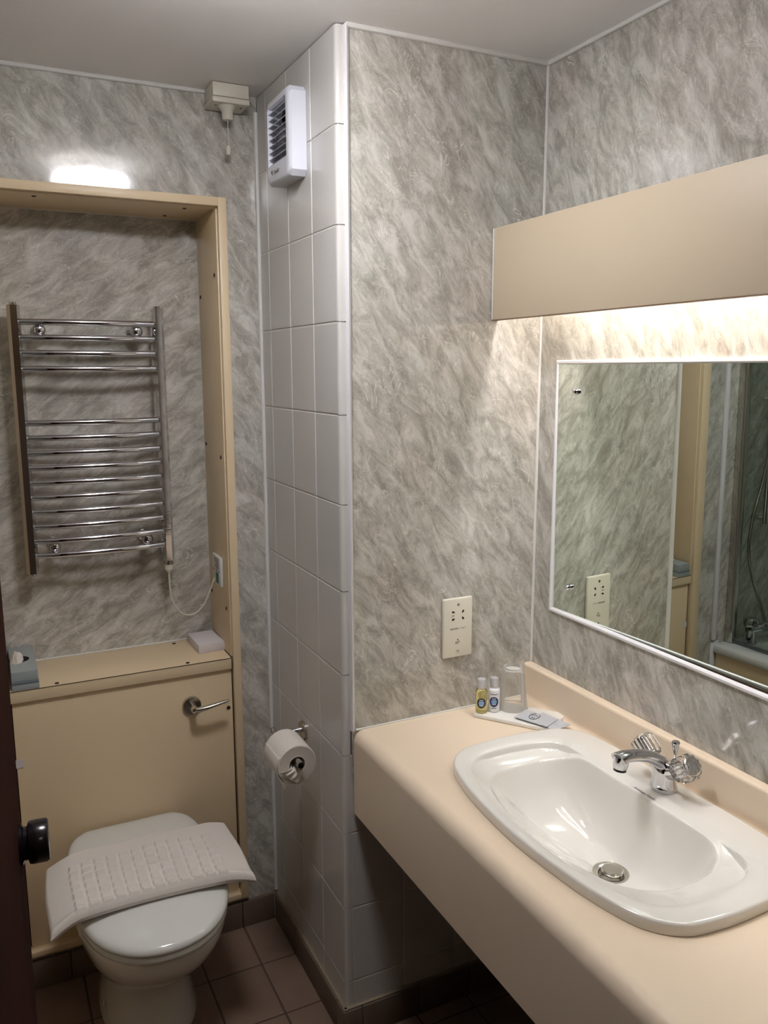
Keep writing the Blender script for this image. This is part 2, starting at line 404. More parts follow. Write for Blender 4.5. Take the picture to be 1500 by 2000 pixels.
# white corner bead by the bath screen
struct(MB().box(-.858, D-.014, .56, -.838, D, H-.005, bev=.004).build('trim_13', m_pvc))
struct(MB().box(-.885, D-.004, .083, -.842, D+.001, .55, bev=.001).build('trim_14', m_pvc))

# the open dark door on the left
dr = Matrix.Rotation(math.atan2(.055, .78), 3, 'Z')
def dpt(s_, n_, z): # s along the leaf from hinge, n out of the face (+x)
    h = Vector((-.757, -1.29, z)); e = Vector((-.701+.757, -.5+1.29, 0)).normalized(); nn = Vector((e.y, -e.x, 0))
    return h+e*s_+nn*n_
LEN = (Vector((-.701, -.5, 0))-Vector((-.757, -1.29, 0))).length
mb = MB(); r1 = []
for z in (.012, 1.99):
    r1.append([dpt(0, 0, z), dpt(LEN-.002, 0, z), dpt(LEN, -.002, z), dpt(LEN, -.038, z), dpt(LEN-.002, -.04, z), dpt(0, -.04, z)])
mb.loft(r1); door = struct(mb.build('door_1', m_wood))
kz, ks = 1.022, LEN-.06
mb = MB(); c = dpt(ks, 0, kz); ax = dpt(ks, 1, kz)-c
mb.lathe(c, ax, [(.027, .0), (.027, .004), (.022, .006), (.022, .010), (.0275, .012), (.0285, .016), (.0285, .034), (.0265, .037), (0.0001, .037)], 40, True, False)
mb.build('door_knob', m_black, door)
# door casing
mb = MB(); mb.box(-.86, YF+.001, 0, -.80, YF+.016, 2.07); mb.box(.06, YF+.001, 0, .12, YF+.016, 2.07); mb.box(-.80, YF+.001, 2.02, .06, YF+.016, 2.07)
struct(mb.build('trim_15', m_wood, smooth=0))

# ================================================================== CEILING LAMP
LX, LY = -.295, -.42
t = thing('ceiling_light', 'round white dome ceiling light above the floor in front of the toilet', 'ceiling light', (LX, LY, H))
MB().lathe((LX, LY, H), (0, 0, -1), [(.085, .001), (.085, .040), (.080, .042)], 48).build('lamp_base', m_whitep, t)
MB().lathe((LX, LY, H-.040), (0, 0, -1), [(.086, 0), (.118, .003), (.129, .010), (.129, .016), (.122, .025), (.100, .035), (.062, .043), (.001, .046)], 48).build('lamp_shade', m_lampg, t)

hx, hy = -.25, -2.2  # unseen lamp added behind the camera to fill the room with light
t = thing('hall_fill_light', 'round fill light added out of view in the hall behind the doorway', 'ceiling light', (hx, hy, H))
MB().lathe((hx, hy, H), (0, 0, -1), [(.13, .001), (.13, .02), (.12, .024)], 40).build('lamp_base', m_whitep, t)
MB().lathe((hx, hy, H-.022), (0, 0, -1), [(.115, 0), (.115, .018), (.10, .040), (.06, .055), (.001, .06)], 40).build('lamp_shade', m_hall_fill, t)

# ================================================================== PELMET + STRIP
PX = .386; PZ0, PZ1 = 1.766, 1.971
t = thing('pelmet', 'long cream laminate pelmet board above the mirror', 'pelmet', (PX, -.65, PZ0))
MB().box(PX, YF+.02, PZ0, PX+.018, YB-.006, PZ1, bev=.0008).build('front_board', m_lam2, t)
MB().box(PX+.018, YF+.02, PZ1-.018, W-.001, YB-.006, PZ1-.001).build('top_board', m_pvc, t)
MB().box(PX-.0012, YB-.012, PZ0+.001, PX, YB-.0065, PZ1, bev=.0004).build('edge_sealant', m_silicone, t)
MB().box(PX-.0006, YF+.02, PZ0-.0012, PX+.0185, YB-.006, PZ0, bev=.0002).build('edging_strip', mat('edge_brown', (120, 92, 70), .5), t)
t = thing('strip_light', 'fluorescent strip light hidden behind the cream pelmet over the mirror', 'strip light', (.46, -.65, 1.93))
MB().box(.415, -1.22, 1.925, .465, -.11, 1.952, bev=.003).build('fitting', m_whitep, t)
MB().lathe((.438, -1.19, 1.908), (0, 1, 0), [(.011, 0), (.013, .004), (.013, 1.046), (.011, 1.05)], 20).build('tube', m_tube, t)
for yy in (-1.215, -.14):
    MB().box(.426, yy, 1.893, .450, yy+.025, 1.926, bev=.002).build('tube_holder', m_whitep, t)

# ================================================================== MIRROR
ya = math.radians(1.66); MC = Vector((W+.001, -.32, 0))
e = Vector((sin(ya), -cos(ya), 0)); nrm = Vector((-cos(ya), -sin(ya), 0)); tl = .007
def mpt(s_, z, off=0):   # s = distance along -y from the mirror's centre pivot
    p = MC+e*s_+nrm*off+Vector((0, 0, z)); p.x -= (z-1.37)*tl*-1*-1; return p
sa, sb = -.216+.001, .655
t = thing('wall_mirror', 'large frameless mirror with a white plastic edge trim above the basin', 'mirror', (W, -.54, MZ0))
mb = MB(); mb.loft([[mpt(sa, MZ0+.002, o_), mpt(sb, MZ0+.002, o_), mpt(sb, MZ1-.002, o_), mpt(sa, MZ1-.002, o_)] for o_ in (-.006, 0)])
mb.build('glass', m_mirror, t, smooth=0)
mb = MB()
prf = [(-.006, -.001), (-.006, .006), (-.003, .009), (.001, .009), (.004, .006), (.004, -.001)]   # (in-plane, out of wall)
loop = [(MY0, MZ0), (MY1, MZ0), (MY1, MZ1), (MY0, MZ1)]
cy, cz = (MY0+MY1)/2, (MZ0+MZ1)/2; rings = []
for (yy, zz) in loop+loop[:1]:
    sy, sz = (1 if yy > cy else -1), (1 if zz > cz else -1)
    rings.append([(W-b_, yy-sy*a_, zz-sz*a_) for a_, b_ in prf])
mb.loft(rings, False, False); mb.build('frame', m_pvc, t)
mb = MB()
for (y0_, z0_, y1_, z1_) in ((MY0, MZ0, MY1, MZ0), (MY0, MZ1, MY1, MZ1), (MY0, MZ0, MY0, MZ1), (MY1, MZ0, MY1, MZ1)):
    mb.add([(W-.001, y0_, z0_), (W-.001, y1_, z1_), (W+.036, y1_, z1_), (W+.036, y0_, z0_)], [(0, 1, 2, 3)])
mb.build('recess_liner', m_edge, t, smooth=0)
def mscrew(y, z):
    s_ = -(y+.32); p = mpt(s_, z)
    o = MB().lathe(p, nrm, [(.0075, 0), (.0075, .0015), (.0045, .002), (.0045, .004), (.0062, .0055), (.0062, .008), (.004, .0105), (.0001, .011)], 24, True, False).build('mirror_screw', m_chrome, t)
for y, z in ((-.172, 1.602), (-.169, 1.139), (-.91, 1.602), (-.91, 1.139)): mscrew(y, z)

# ================================================================== VANITY COUNTER
XF = .024
def arc(cx, cz, r, a0, a1, k=8): return [(cx+r*cos(a0+(a1-a0)*i/k), cz+r*sin(a0+(a1-a0)*i/k)) for i in range(k+1)]
prof = [(XF, .608)]+arc(XF+.028, CT-.028, .028, pi, pi/2, 12)+arc(.489, CT+.016, .016, -pi/2, -.08, 6)+[(.507, CT+.082)]+arc(.514, CT+.083, .007, pi, pi/2, 5)+[(W-.001, CT+.090), (W-.001, CT-.032), (XF+.028, CT-.032), (XF+.018, CT-.04), (XF+.018, .608)]
vt = thing('vanity_counter', 'long cream laminate vanity counter with deep front apron under the mirror', 'counter', (.28, -.66, .608))
mb = MB(); mb.loft([[(x, y, z) for x, z in prof] for y in (YB-.005, YF+.012)])
top = mb.build('worktop', m_top, vt)

# basin outlines (world x,y)
OUT = [(.49, -.578), (.49, -.42), (.478, -.315), (.44, -.265), (.373, -.248), (.30, -.243), (.237, -.245), (.180, -.256), (.140, -.288), (.118, -.335), (.099, -.43), (.089, -.578)]
OUT = [Vector((x, y, 0)) for x, y in OUT]; OUT = OUT+[Vector((p.x, -1.156-p.y, 0)) for p in OUT[-2:0:-1]]
INN = [(.392, -.578), (.391, -.46), (.387, -.405), (.370, -.372), (.335, -.353), (.295, -.346), (.248, -.346), (.205, -.357), (.175, -.378), (.152, -.415), (.133, -.49), (.127, -.578)]
INN = [Vector((x, y, 0)) for x, y in INN]; INN = INN+[Vector((p.x, -1.156-p.y, 0)) for p in INN[-2:0:-1]]
REC = [(.402, -.578), (.400, -.48), (.398, -.40), (.392, -.345), (.372, -.315), (.32, -.298), (.25, -.294), (.195, -.303), (.160, -.327), (.140, -.37), (.120, -.46), (.113, -.578)]
REC = [Vector((x, y, 0)) for x, y in REC]; REC = REC+[Vector((p.x, -1.156-p.y, 0)) for p in REC[-2:0:-1]]
NB = 128
so, si, sr = spline(OUT, NB), spline(INN, NB), spline(REC, NB)
ctr = Vector((.29, -.578, 0)); drn = Vector((.322, -.578, 0))
def ring(src, z, off=0, c=ctr):
    return [Vector((p.x, p.y, z))+((p-c).normalized()*off) for p in src]
def mix(a, b, f, z): return [Vector((p.x*(1-f)+q.x*f, p.y*(1-f)+q.y*f, z)) for p, q in zip(a, b)]
# cut the counter
cut = MB(); cut.loft([ring(so, .7, -.018), ring(so, .9, -.018)]); cuto = cut.build('c', m_dark, None, loc=(0, 0, 0))
mod = top.modifiers.new('b', 'BOOLEAN'); mod.object = cuto; mod.operation = 'DIFFERENCE'; mod.solver = 'EXACT'
bpy.context.view_layer.update()
dg = bpy.context.evaluated_depsgraph_get(); nm = bpy.data.meshes.new_from_object(top.evaluated_get(dg))
top.modifiers.clear(); top.data = nm; bpy.data.objects.remove(cuto)
nm.materials.clear(); nm.materials.append(m_top)
nm.set_sharp_from_angle(angle=math.radians(30))

bs = thing('wash_basin', 'white ceramic inset wash basin set into the cream counter', 'basin', (.29, -.578, CT))
Z = CT
def shelf(src, zl, off=0, zf=.0212):
    out = []
    for p in ring(src, zl, off):
        wg = max(0, min(1, (abs(p.y+.578)-.17)/.07)); wg = wg*wg*(3-2*wg)
        wb = max(0, min(1, (p.x-.155)/.07)); wg *= wb
        wf = max(0, min(1, (.27-p.x)/.11)); wf = wf*wf*(3-2*wf)
        zz = (Z+.0212*(1-wf)+zf*wf)*(1-wg)+zl*wg
        out.append(Vector((p.x, p.y, zz)))
    return out
rings = [ring(so, Z-.004, -.016), ring(so, Z+.0003, -.001), ring(so, Z+.002, 0), ring(so, Z+.0165, 0), ring(so, Z+.0195, -.001), ring(so, Z+.0213, -.0035), ring(so, Z+.0218, -.007),
         mix(so, sr, .6, Z+.0217), shelf(sr, Z+.0215, .004, .0209), shelf(sr, Z+.0190, .002, .0201), shelf(sr, Z+.0150, 0, .0191), shelf(sr, Z+.009, -.0015, .0182), shelf(sr, Z+.0068, -.003, .0171),
         shelf(si, Z+.0050, .003, .0120), shelf(si, Z+.0035, .000, .0092), [Vector((p.x, p.y, p.z-.0025)) for p in shelf(si, Z+.0025, -.0025, .0090)], [Vector((p.x, p.y, p.z-.007)) for p in shelf(si, Z+.0025, -.0045, .0110)]]
small = [Vector((drn.x+.034*cos(a), drn.y+.034*sin(a), 0)) for a in [2*pi*k/NB for k in range(NB)]]
# align small ring phase with si
import itertools
a0 = math.atan2(si[0].y-ctr.y, si[0].x-ctr.x); sg = 1 if (si[5].y-si[0].y) > 0 else -1
small = [Vector((drn.x+.034*cos(math.atan2(p.y-drn.y, p.x-drn.x)), drn.y+.034*sin(math.atan2(p.y-drn.y, p.x-drn.x)), 0)) for p in si]
base = ring(si, 0, -.006)
for f, dz in ((.05, -.022), (.11, -.045), (.19, -.068), (.30, -.089), (.45, -.105), (.62, -.1155), (.80, -.1215), (.93, -.1245), (1.0, -.126)):
    rg = []
    for p_, q_ in zip(mix(base, small, f, Z+dz), base):
        wf = max(0, min(1, (.24-q_.x)/.09)); wf = wf*wf*(3-2*wf)
        rg.append(Vector((p_.x, p_.y, p_.z*(1-wf)+wf*(Z+.001-.127*f))))
    rings.append(rg)
outer = [mix(base, small, .9, Z-.145), ring(so, Z-.06, -.05)]
mb = MB(); mb.loft(rings, False, False)
mb.loft([rings[0]]+[ring(so, Z-.04, -.03), mix(base, small, .15, Z-.10), mix(base, small, .6, Z-.14), mix(base, small, 1, Z-.145)], False, False)
mb.build('bowl', m_ceramic, bs, smooth=60)
# waste + plug
wz = Z-.1265
ws = MB().lathe((drn.x, drn.y, wz), (0, 0, 1), [(.034, -.02), (.0355, .0), (.0345, .0025), (.031, .0025), (.0245, -.001), (.0235, -.012), (.0001, -.013)], 48, True, False).build('waste_ring', m_satin, bs)
MB().lathe((drn.x+.002, drn.y-.002, wz-.008), (0, .03, 1), [(.004, 0), (.004, .006), (.019, .009), (.0215, .012), (.0215, .015), (.019, .0175), (.0001, .019)], 40).build('plug', m_satin, ws)
text('Armitage Shanks', .0085, basis((.3985, -.578, Z+.0216), (0, -1, 0), (1, 0, 0)), m_ink, 'maker_mark', bs, .00005)

# tap
tx, ty, tz = .447, -.578, Z+.0205
tp = thing('basin_mixer_tap', 'chrome basin mixer tap with two clear acrylic knobs behind the bowl', 'tap', (tx, ty, tz))
mb = MB()
rr = []
for z_, rx, ry, cx in ((0, .0255, .027, 0), (.003, .0265, .028, 0), (.008, .025, .0265, 0), (.022, .0205, .024, -.001), (.036, .018, .025, -.002), (.048, .017, .025, -.002), (.056, .013, .018, 0), (.060, .006, .008, 0)):
    rr.append([(tx+cx+rx*cos(a), ty+ry*sin(a), tz+z_) for a in [2*pi*k/32 for k in range(32)]])
mb.loft(rr)
for sgn in (1, -1):   # shoulders to the handles
    mb.tube([(tx, ty, tz+.034), (tx, ty+sgn*.022, tz+.045), (tx, ty+sgn*.037, tz+.056)], [.017, .0155, .013], 20)
mb.build('body', m_chrome, tp, smooth=50)
path = spline([(tx+.010, ty, tz+.042), (tx-.020, ty, tz+.064), (tx-.052, ty, tz+.080), (tx-.086, ty, tz+.088), (tx-.108, ty, tz+.090), (tx-.121, ty, tz+.088)], 24, False)
rad = [.016+(.0155-.016)*i/23 for i in range(24)]
sp = MB().tube(path, [.0185-.0030*sin(pi*i/23) for i in range(24)], 20, flat=[.85-.25*(i/23) for i in range(24)])
sp.lathe((tx-.112, ty, tz+.088), (-.12, 0, -1), [(.0150, -.004), (.0150, .008), (.0135, .019), (.0115, .020)], 24)
spo = sp.build('spout', m_chrome, tp, smooth=60)
MB().lathe((tx-.1145, ty, tz+.0682), (-.12, 0, -1), [(.0122, 0), (.0122, .004), (.010, .0042)], 24).build('aerator', m_black, spo)
MB().tube([(tx+.026, ty, tz+.02), (tx+.026, ty, tz+.072)], .0023, 10).build('pop_up_rod', m_chrome, tp)
MB().lathe((tx+.026, ty, tz+.066), (0, 0, 1), [(.003, 0), (.0045, .006), (.0078, .022), (.0082, .025), (.007, .0275), (.0001, .028)], 24).build('pop_up_knob', m_chrome, tp)
for sgn in (1, -1):
    ax = Vector((0, sgn*.80, .60)).normalized(); o = Vector((tx, ty+sgn*.034, tz+.052))
    h = MB().lathe(o, ax, [(.013, 0), (.0215, .002), (.0240, .008), (.0246, .020), (.0246, .034), (.0235, .040), (.0212, .042), (.0195, .0405), (.0001, .0405)], 48, True, False, lobes=12, lamp=.045).build('handle', m_acr, tp)
    MB().lathe(o+ax*.0408, ax, [(.0188, 0), (.0188, .0025), (.0165, .004), (.0001, .0045)], 32, True, False).build('handle_cap', m_chrome, h)
    MB().lathe(o, ax, [(.0125, -.004), (.0125, .007), (.008, .011), (.008, .039)], 20).build('spindle', m_chrome, h)

# ================================================================== SHAVER SOCKET
yw = YB-.0045
SX0, SX1, SZ0, SZ1 = .260, .342, .957, 1.106
t = thing('shaver_socket', 'cream rectangular shaver socket plate on the marble wall', 'shaver socket', ((SX0+SX1)/2, yw, SZ0))
MB().box(SX0, yw-.009, SZ0, SX1, yw, SZ1, bev=.0025, seg=3).build('plate', mat('socket_plate', (222, 217, 200), .3), t)
cxs = (SX0+SX1)/2
for z in (1.090, .972):
    MB().lathe((cxs, yw-.0088, z), (0, -1, 0), [(.0034, 0), (.0034, .0012), (.0026, .0016), (.0001, .0012)], 16).build('screw', m_satin, t)
for (x, z, a) in ((cxs-.0145, 1.0725, 1), (cxs-.0145, 1.0535, -1), (cxs+.0145, 1.0725, 2), (cxs+.0145, 1.0535, -2)):
    mb = MB(); mb.lathe((x, yw-.00925, z), (0, -1, 0), [(.0027, 0), (.0027, .0003)], 14)
    dx = .005 if abs(a) == 1 else -.0035; dz = -.001*a if abs(a) == 1 else -.003*(a/2)
    mb.box(min(x, x+dx), yw-.00955, z+dz-.0014, max(x, x+dx), yw-.0092, z+dz+.0014)
    mb.build('pin_socket', m_dark, t, smooth=0)
BT = lambda x, z: basis((x, yw-.0092, z), (1, 0, 0), (0, 0, 1))
text('115V', .0042, BT(cxs-.0145, 1.063), m_ink, 'marking', t)
text('SHAVERS', .0060, BT(cxs-.010, 1.0295), m_ink, 'marking', t)
text('ONLY', .0060, BT(cxs+.014, 1.0295), mat('faint_ink', (176, 172, 160), .6), 'marking', t)
mb = MB()
for dx, dz, w_, h_ in ((0, .003, .003, .004), (-.005, -.002, .003, .0012), (0, -.003, .012, .0012), (.004, -.001, .0012, .004), (-.003, -.006, .010, .001)):
    mb.box(cxs+dx-w_/2, yw-.0094, .998+dz-h_/2, cxs+dx+w_/2, yw-.0091, .998+dz+h_/2)
mb.build('shaver_symbol', m_ink, t, smooth=0)

# ================================================================== TRAY + TOILETRIES
trc = Vector((.417, -.135, CT)); rt = Matrix.Rotation(math.radians(-54), 3, 'Z')
def tray_pt(u, v, z): return trc+rt @ Vector((u, v, z))
TU, TV = .100, .052
mb = MB()
mb.box(-TU, -TV, 0, TU, TV, .011, bev=.003, seg=3); mb.v = [tuple(trc+rt @ Vector(v)) for v in mb.v]
tag(mb.build('toiletry_tray', m_tray), 'white flat tray holding bottles and tumbler in the counter corner', 'tray')
zt = CT+.0112
def bottle(x, y, body, label, capn, lmat, lbl, zz=zt):
    b = thing('toiletry_bottle', lbl, 'bottle', (x, y, zz), 'small toiletry bottles on the white tray')
    MB().lathe((x, y, zz), (0, 0, 1), [(.0115, 0), (.0137, .0015), (.0141, .004), (.0141, .053), (.0132, .057), (.0093, .060), (.0093, .063)], 32).build('bottle_body', body, b)
    MB().lathe((x, y, zz+.0620), (0, 0, 1), [(.0098, 0), (.0102, .001), (.0102, .0215), (.0096, .023), (.0001, .023)], 32, True, False).build('cap', m_cap, b)
    # round badge wrapped on the camera side
    d = Vector((-.71-x, -1.70-y, 0)).normalized(); s_ = Vector((d.y, -d.x, 0))*-1
    def wrap(a_, z_, r_=.0131):
        r_ += .0013; z_ *= 1.22; a_ *= 1.15; ang = a_/.0141; return Vector((x, y, 0))+(d*cos(ang)+s_*sin(ang))*r_+Vector((0, 0, zz+z_))
    def disc(cz_, rx, rz, r_, m_, nm_, z0=-1, z1=1):
        mb = MB(); n = 28; vs = [wrap(0, cz_, r_)]
        rows = [[wrap(rx*q*cos(2*pi*k/n), cz_+max(z0, min(z1, sin(2*pi*k/n)))*rz*q, r_) for k in range(n)] for q in (.01, .5, 1)]
        mb.loft(rows, False, False); return mb.build(nm_, m_, b, smooth=0)
    disc(.0225, .0098, .0105, .0131, lmat, 'round_label')
    disc(.0225, .0060, .0062, .01318, m_lblue, 'label_centre', -.75, .75)
    for dz in (.0285, .0165):
        mb = MB(); mb.loft([[wrap(a_, dz, .01322) for a_ in (-.004, -.002, 0, .002, .004)], [wrap(a_, dz+.0012, .01322) for a_ in (-.004, -.002, 0, .002, .004)]], False, False, closed=False)
        mb.build('label_text', m_lotion, b, smooth=0)
    return b, wrap
p = Vector((.338, -.087, 0)); bottle(p.x, p.y, m_oil, 0, 0, m_navyd, 'small clear bottle of yellow gel with silver cap, left of the white bottle')
b2, wr = bottle(.370, -.094, m_lotion, 0, 0, m_navy, 'small opaque white bottle with silver cap and blue round label')
for dz, hw in ((.0375, .0085), (.0085, .005)):
    mb = MB(); mb.loft([[wr(a_*hw/4, dz, .0132) for a_ in range(-4, 5)], [wr(a_*hw/4, dz+.0014, .0132) for a_ in range(-4, 5)]], False, False, closed=False)
    mb.build('label_text', m_ink, b2, smooth=0)
# upturned plastic tumbler
gx, gy = .421, -.100
t = thing('tumbler', 'clear ribbed plastic tumbler upturned in its wrapper on the tray', 'tumbler', (gx, gy, zt))
n = 72; rings = []
def trow(h, r, rib=0): return [(gx+(r+(rib if k % 2 else 0))*cos(2*pi*k/n), gy+(r+(rib if k % 2 else 0))*sin(2*pi*k/n), zt+h) for k in range(n)]
rings = [trow(0, .0360), trow(.002, .0375), trow(.004, .0360), trow(.007, .0352), trow(.010, .0345, .0008), trow(.088, .0270, .0008), trow(.094, .0262), trow(.104, .0256), trow(.1075, .0245), trow(.106, .0220), trow(.101, .020), trow(.1005, .001)]
inn = [trow(.0993, .001), trow(.0993, .0190), trow(.099, .0220), trow(.094, .0250), trow(.010, .0335), trow(0, .0350)]
mb = MB(); mb.loft(rings+inn+[rings[0]], False, False); mb.build('cup', m_film, t, smooth=60)

def sachet(u, v, ang, z, label, slope=0):
    c = trc+rt @ Vector((u, v, 0)); c.z = CT+z
    t = thing('sachet', label, 'sachet', tuple(c), 'silver sachets lying on the tray')
    r_ = Matrix.Rotation(ang, 3, 'Z') @ Matrix.Rotation(slope, 3, 'X'); Lx, Ly = .0275, .044
    mb = MB(); G = 12; top_, bot = [], []
    for i in range(G+1):
        a, b = [], []
        for j in range(G+1):
            x, y = -Lx+2*Lx*i/G, -Ly+2*Ly*j/G
            q = max(0, (1-(x/Lx)**4))*max(0, (1-(y/(Ly*.85))**4)) if abs(y) < Ly*.85 else 0
            hh = .0018*q+.0004*sin(i*1.7+j*1.1)*q
            a.append(c+r_ @ Vector((x, y, .0008+hh))); b.append(c+r_ @ Vector((x, y, -.0002)))
        top_.append(a); bot.append(b)
    mb.loft(top_, False, False, closed=False); mb.loft(bot, False, False, closed=False)
    ed = lambda g: [g[i][0] for i in range(G+1)]+[g[G][j] for j in range(1, G+1)]+[g[i][G] for i in range(G-1, -1, -1)]+[g[0][j] for j in range(G-1, 0, -1)]
    mb.loft([ed(bot), ed(top_)], False, False)
    mb.build('packet', m_sach, t, smooth=60)
    mb = MB()
    def line(pts, wd=.0006):
        P = [Vector((p[0], p[1], .0034)) for p in pts]
        mb.tube([c+r_ @ p for p in P], wd, 6)
    line([(.0175*cos(a), .004+.0115*sin(a)) for a in [2*pi*k/30 for k in range(2, 29)]])
    line([(.003, -.006), (.004, .014)], .0004)
    line([(-.010, .001), (-.005, .009)], .0004); line([(-.011, .006), (-.008, -.001), (-.004, .003)], .0003)
    line([(.009, .001), (.010, .007)], .0004)
    mb.build('printed_oval', m_navyd, t, smooth=0)
    return t
sachet(.078, -.016, math.radians(10), .0120, 'silver sachet underneath, half covered, at the tray edge', 0)
sachet(.048, -.020, math.radians(24), .0158, 'silver sachet on top with a full printed oval')

# ================================================================== BUILT-IN CISTERN UNIT (framed recess)
CU = 'cream'
t = thing('cistern_unit', 'cream laminate cistern boxing with framed recess behind the toilet', 'cistern boxing', (-.40, FY, .106))
fz0 = .100; fzt = 2.090; fzi = 2.068
MB().box(XIN, FY, fz0, XOUT, D+.008, fzt, bev=.0015).build('frame_strip', m_lam, t)
MB().box(XNLO, FY, fz0, XNL, D+.008, fzt, bev=.0015).build('frame_strip', m_lam, t)
MB().box(XNL, FY, fzi, XIN, D+.008, fzt, bev=.0015).build('frame_strip', m_lam, t)
MB().box(XNL, FY, fz0, XIN, D+.008, fz0+.016, bev=.0015).build('frame_strip', m_lam, t)
MB().box(XNL, FY+.017, .128-.004, XIN, D-.0035, .1285, bev=.0006).build('bottom_ledge', m_lam, t) if False else None
MB().box(XIN-.0035, FY+.014, .852, XIN+.012, YN+.002, fzi-.004, bev=.0008).build('side_board', m_lam, t)
MB().box(XNL-.012, FY+.014, .852, XNL+.0035, YN+.002, fzi-.004, bev=.0008).build('side_board', m_lam, t)
MB().box(XNL, FY+.014, fzi-.0035, XIN-.001, YN+.002, fzi+.012, bev=.0008).build('top_board', m_lam, t)
lg = MB().box(XNL+.004, FY+.006, .818, XIN-.005, YN+.002, .850, bev=.0008).build('ledge', m_lam, t)
MB().box(XNL+.004, FY+.0052, .8486, XIN-.005, FY+.0066, .8500).build('edge_line', m_edge, lg, smooth=0)
ap = MB().box(XNL+.009, D-.003, .120, XIN-.004, D+.012, .817, bev=.0008).build('access_panel', m_lam, t)
MB().box(XNL+.0, D+.0085, .112, XIN, D+.0125, .815).build('shadow_gap', m_edge, t, smooth=0)
MB().box(XNL+.0, FY+.014, fz0+.014, XIN, D+.010, .1205, bev=.0006).build('bottom_rail', m_lam, t)
def cap_(o, n_): MB().lathe(o, n_, [(.0056, 0), (.0056, .0008), (.0045, .0017), (.0001, .002)], 16, True, False).build('screw_cap', m_screw, t)
for z in (1.90, 1.415, .885+.10):
    cap_((XIN-.0035, FY+.045, z), (-1, 0, 0))
for z in (1.855, 1.44, 1.0):
    cap_((XIN-.0035, YN-.022, z), (-1, 0, 0))
for x in (-.19, -.55): cap_((x, FY+.05, fzi-.0035), (0, 0, -1))
for x in (-.215,): cap_((x, YN-.05, fzi-.0035), (0, 0, -1))
for p_ in ((-.239, YN-.022, .850), (-.240, FY+.02, .850), (-.58, FY+.02, .850)): cap_(p_, (0, 0, 1))
cap_((-.131, D-.003, .700), (0, -1, 0))
MB().box(XNL+.007, D-.0045, .640, XNL+.026, D-.003, .662).build('tape_scrap', m_wbox, t, smooth=0)

# flush lever
t = thing('flush_lever', 'satin chrome toilet flush lever on the cream panel', 'flush lever', (-.236, D-.003, .728))
ro = Vector((-.236, D-.003, .728))
MB().lathe(ro, (0, -1, 0), [(.0265, 0), (.0265, .006), (.025, .0085), (.012, .009)], 40).build('rose', m_satin, t)
mb = MB(); mb.lathe(ro, (0, -1, 0), [(.0095, .008), (.0095, .040), (.008, .048), (.0001, .050)], 24, True, False)
mb.tube([ro+Vector((0, -.040, 0)), ro+Vector((.012, -.046, .001)), ro+Vector((.040, -.049, .006)), ro+Vector((.085, -.050, .014)), ro+Vector((.094, -.050, .0155))], [.0085, .0085, .0075, .0062, .004], 20, flat=[1, .9, .75, .7, .6])
mb.build('lever', m_satin, t, smooth=50)

# ================================================================== HEATED TOWEL RAIL
RY = .640
t = thing('heated_towel_rail', 'chrome ladder heated towel rail inside the marble recess', 'towel rail', (-.42, RY, 1.118))
def dsec(x, y, z, w_, d_, flip=1):
    return [(x-w_/2, y+d_/2, z), (x-w_/2, y-d_*.15, z), (x-w_/4, y-d_/2, z), (x+w_/4, y-d_/2, z), (x+w_/2, y-d_*.15, z), (x+w_/2, y+d_/2, z)]
for X in (-.611, -.254):
    hd = MB().loft([dsec(X, RY, z, .031, .036) for z in (1.120, 1.815)]).build('header', m_chrome, t, smooth=20)
    for z, s_ in ((1.815, 1), (1.120, -1)):
        MB().lathe((X, RY, z), (0, 0, s_), [(.011, -.001), (.011, .002), (.009, .004), (.009, .007), (.0001, .008)], 24).build('end_plug', m_chrome, hd)
rz = [1.774, 1.735, 1.696, 1.656, 1.517, 1.478, 1.439, 1.400, 1.361, 1.322, 1.283, 1.244, 1.205, 1.166]
for z in rz:
    xs = [-.600+(-.264+.600)*i/24 for i in range(25)]
    MB().tube([(x, RY-.004-.016*(1-((x+.432)/.168)**2), z) for x in xs], .0082, 20).build('bar', m_chrome, t, smooth=60)
for (x, z) in ((-.553, 1.755), (-.309, 1.755), (-.553, 1.185), (-.309, 1.185)):
    b = MB().lathe((x, YN-.001, z), (0, -1, 0), [(.016, 0), (.016, .004), (.009, .007), (.009, .062), (.0155, .064), (.0165, .074), (.0145, .080), (.010, .083), (.0001, .084)], 32).build('wall_bracket', m_chrome, t)
mb = MB()
for k in range(7):
    mb.box(-.262, RY-.0185, 1.215+.006*k, -.262+random.uniform(.010, .0155), RY-.0179, 1.2163+.006*k)
mb.box(-.262, RY-.0185, 1.209, -.246, RY-.0179, 1.2115); mb.box(-.262, RY-.0185, 1.260, -.246, RY-.0179, 1.2615)
mb.build('rating_label', m_ink, t, smooth=0)
MB().lathe((-.254, RY, 1.120), (0, 0, -1), [(.012, 0), (.012, .006), (.014, .007), (.014, .012), (.012, .013)], 24).build('element_cap', m_satin, t)
MB().lathe((-.254, RY, 1.107), (0, 0, -1), [(.0125, 0), (.0115, .016), (.0085, .017), (.0075, .023)], 20).build('cable_gland', m_creamp, t)
cord = spline([(-.254, RY, 1.088), (-.254, RY, 1.05), (-.249, RY, 1.00), (-.225, RY, .958), (-.19, RY-.002, .950), (-.160, RY-.005, .975), (-.142, RY-.01, 1.015), (-.131, RY-.014, 1.045), (-.124, RY-.018, 1.058)], 44, False)
MB().tube(cord, .0028, 12).build('power_cord', m_creamp, t)
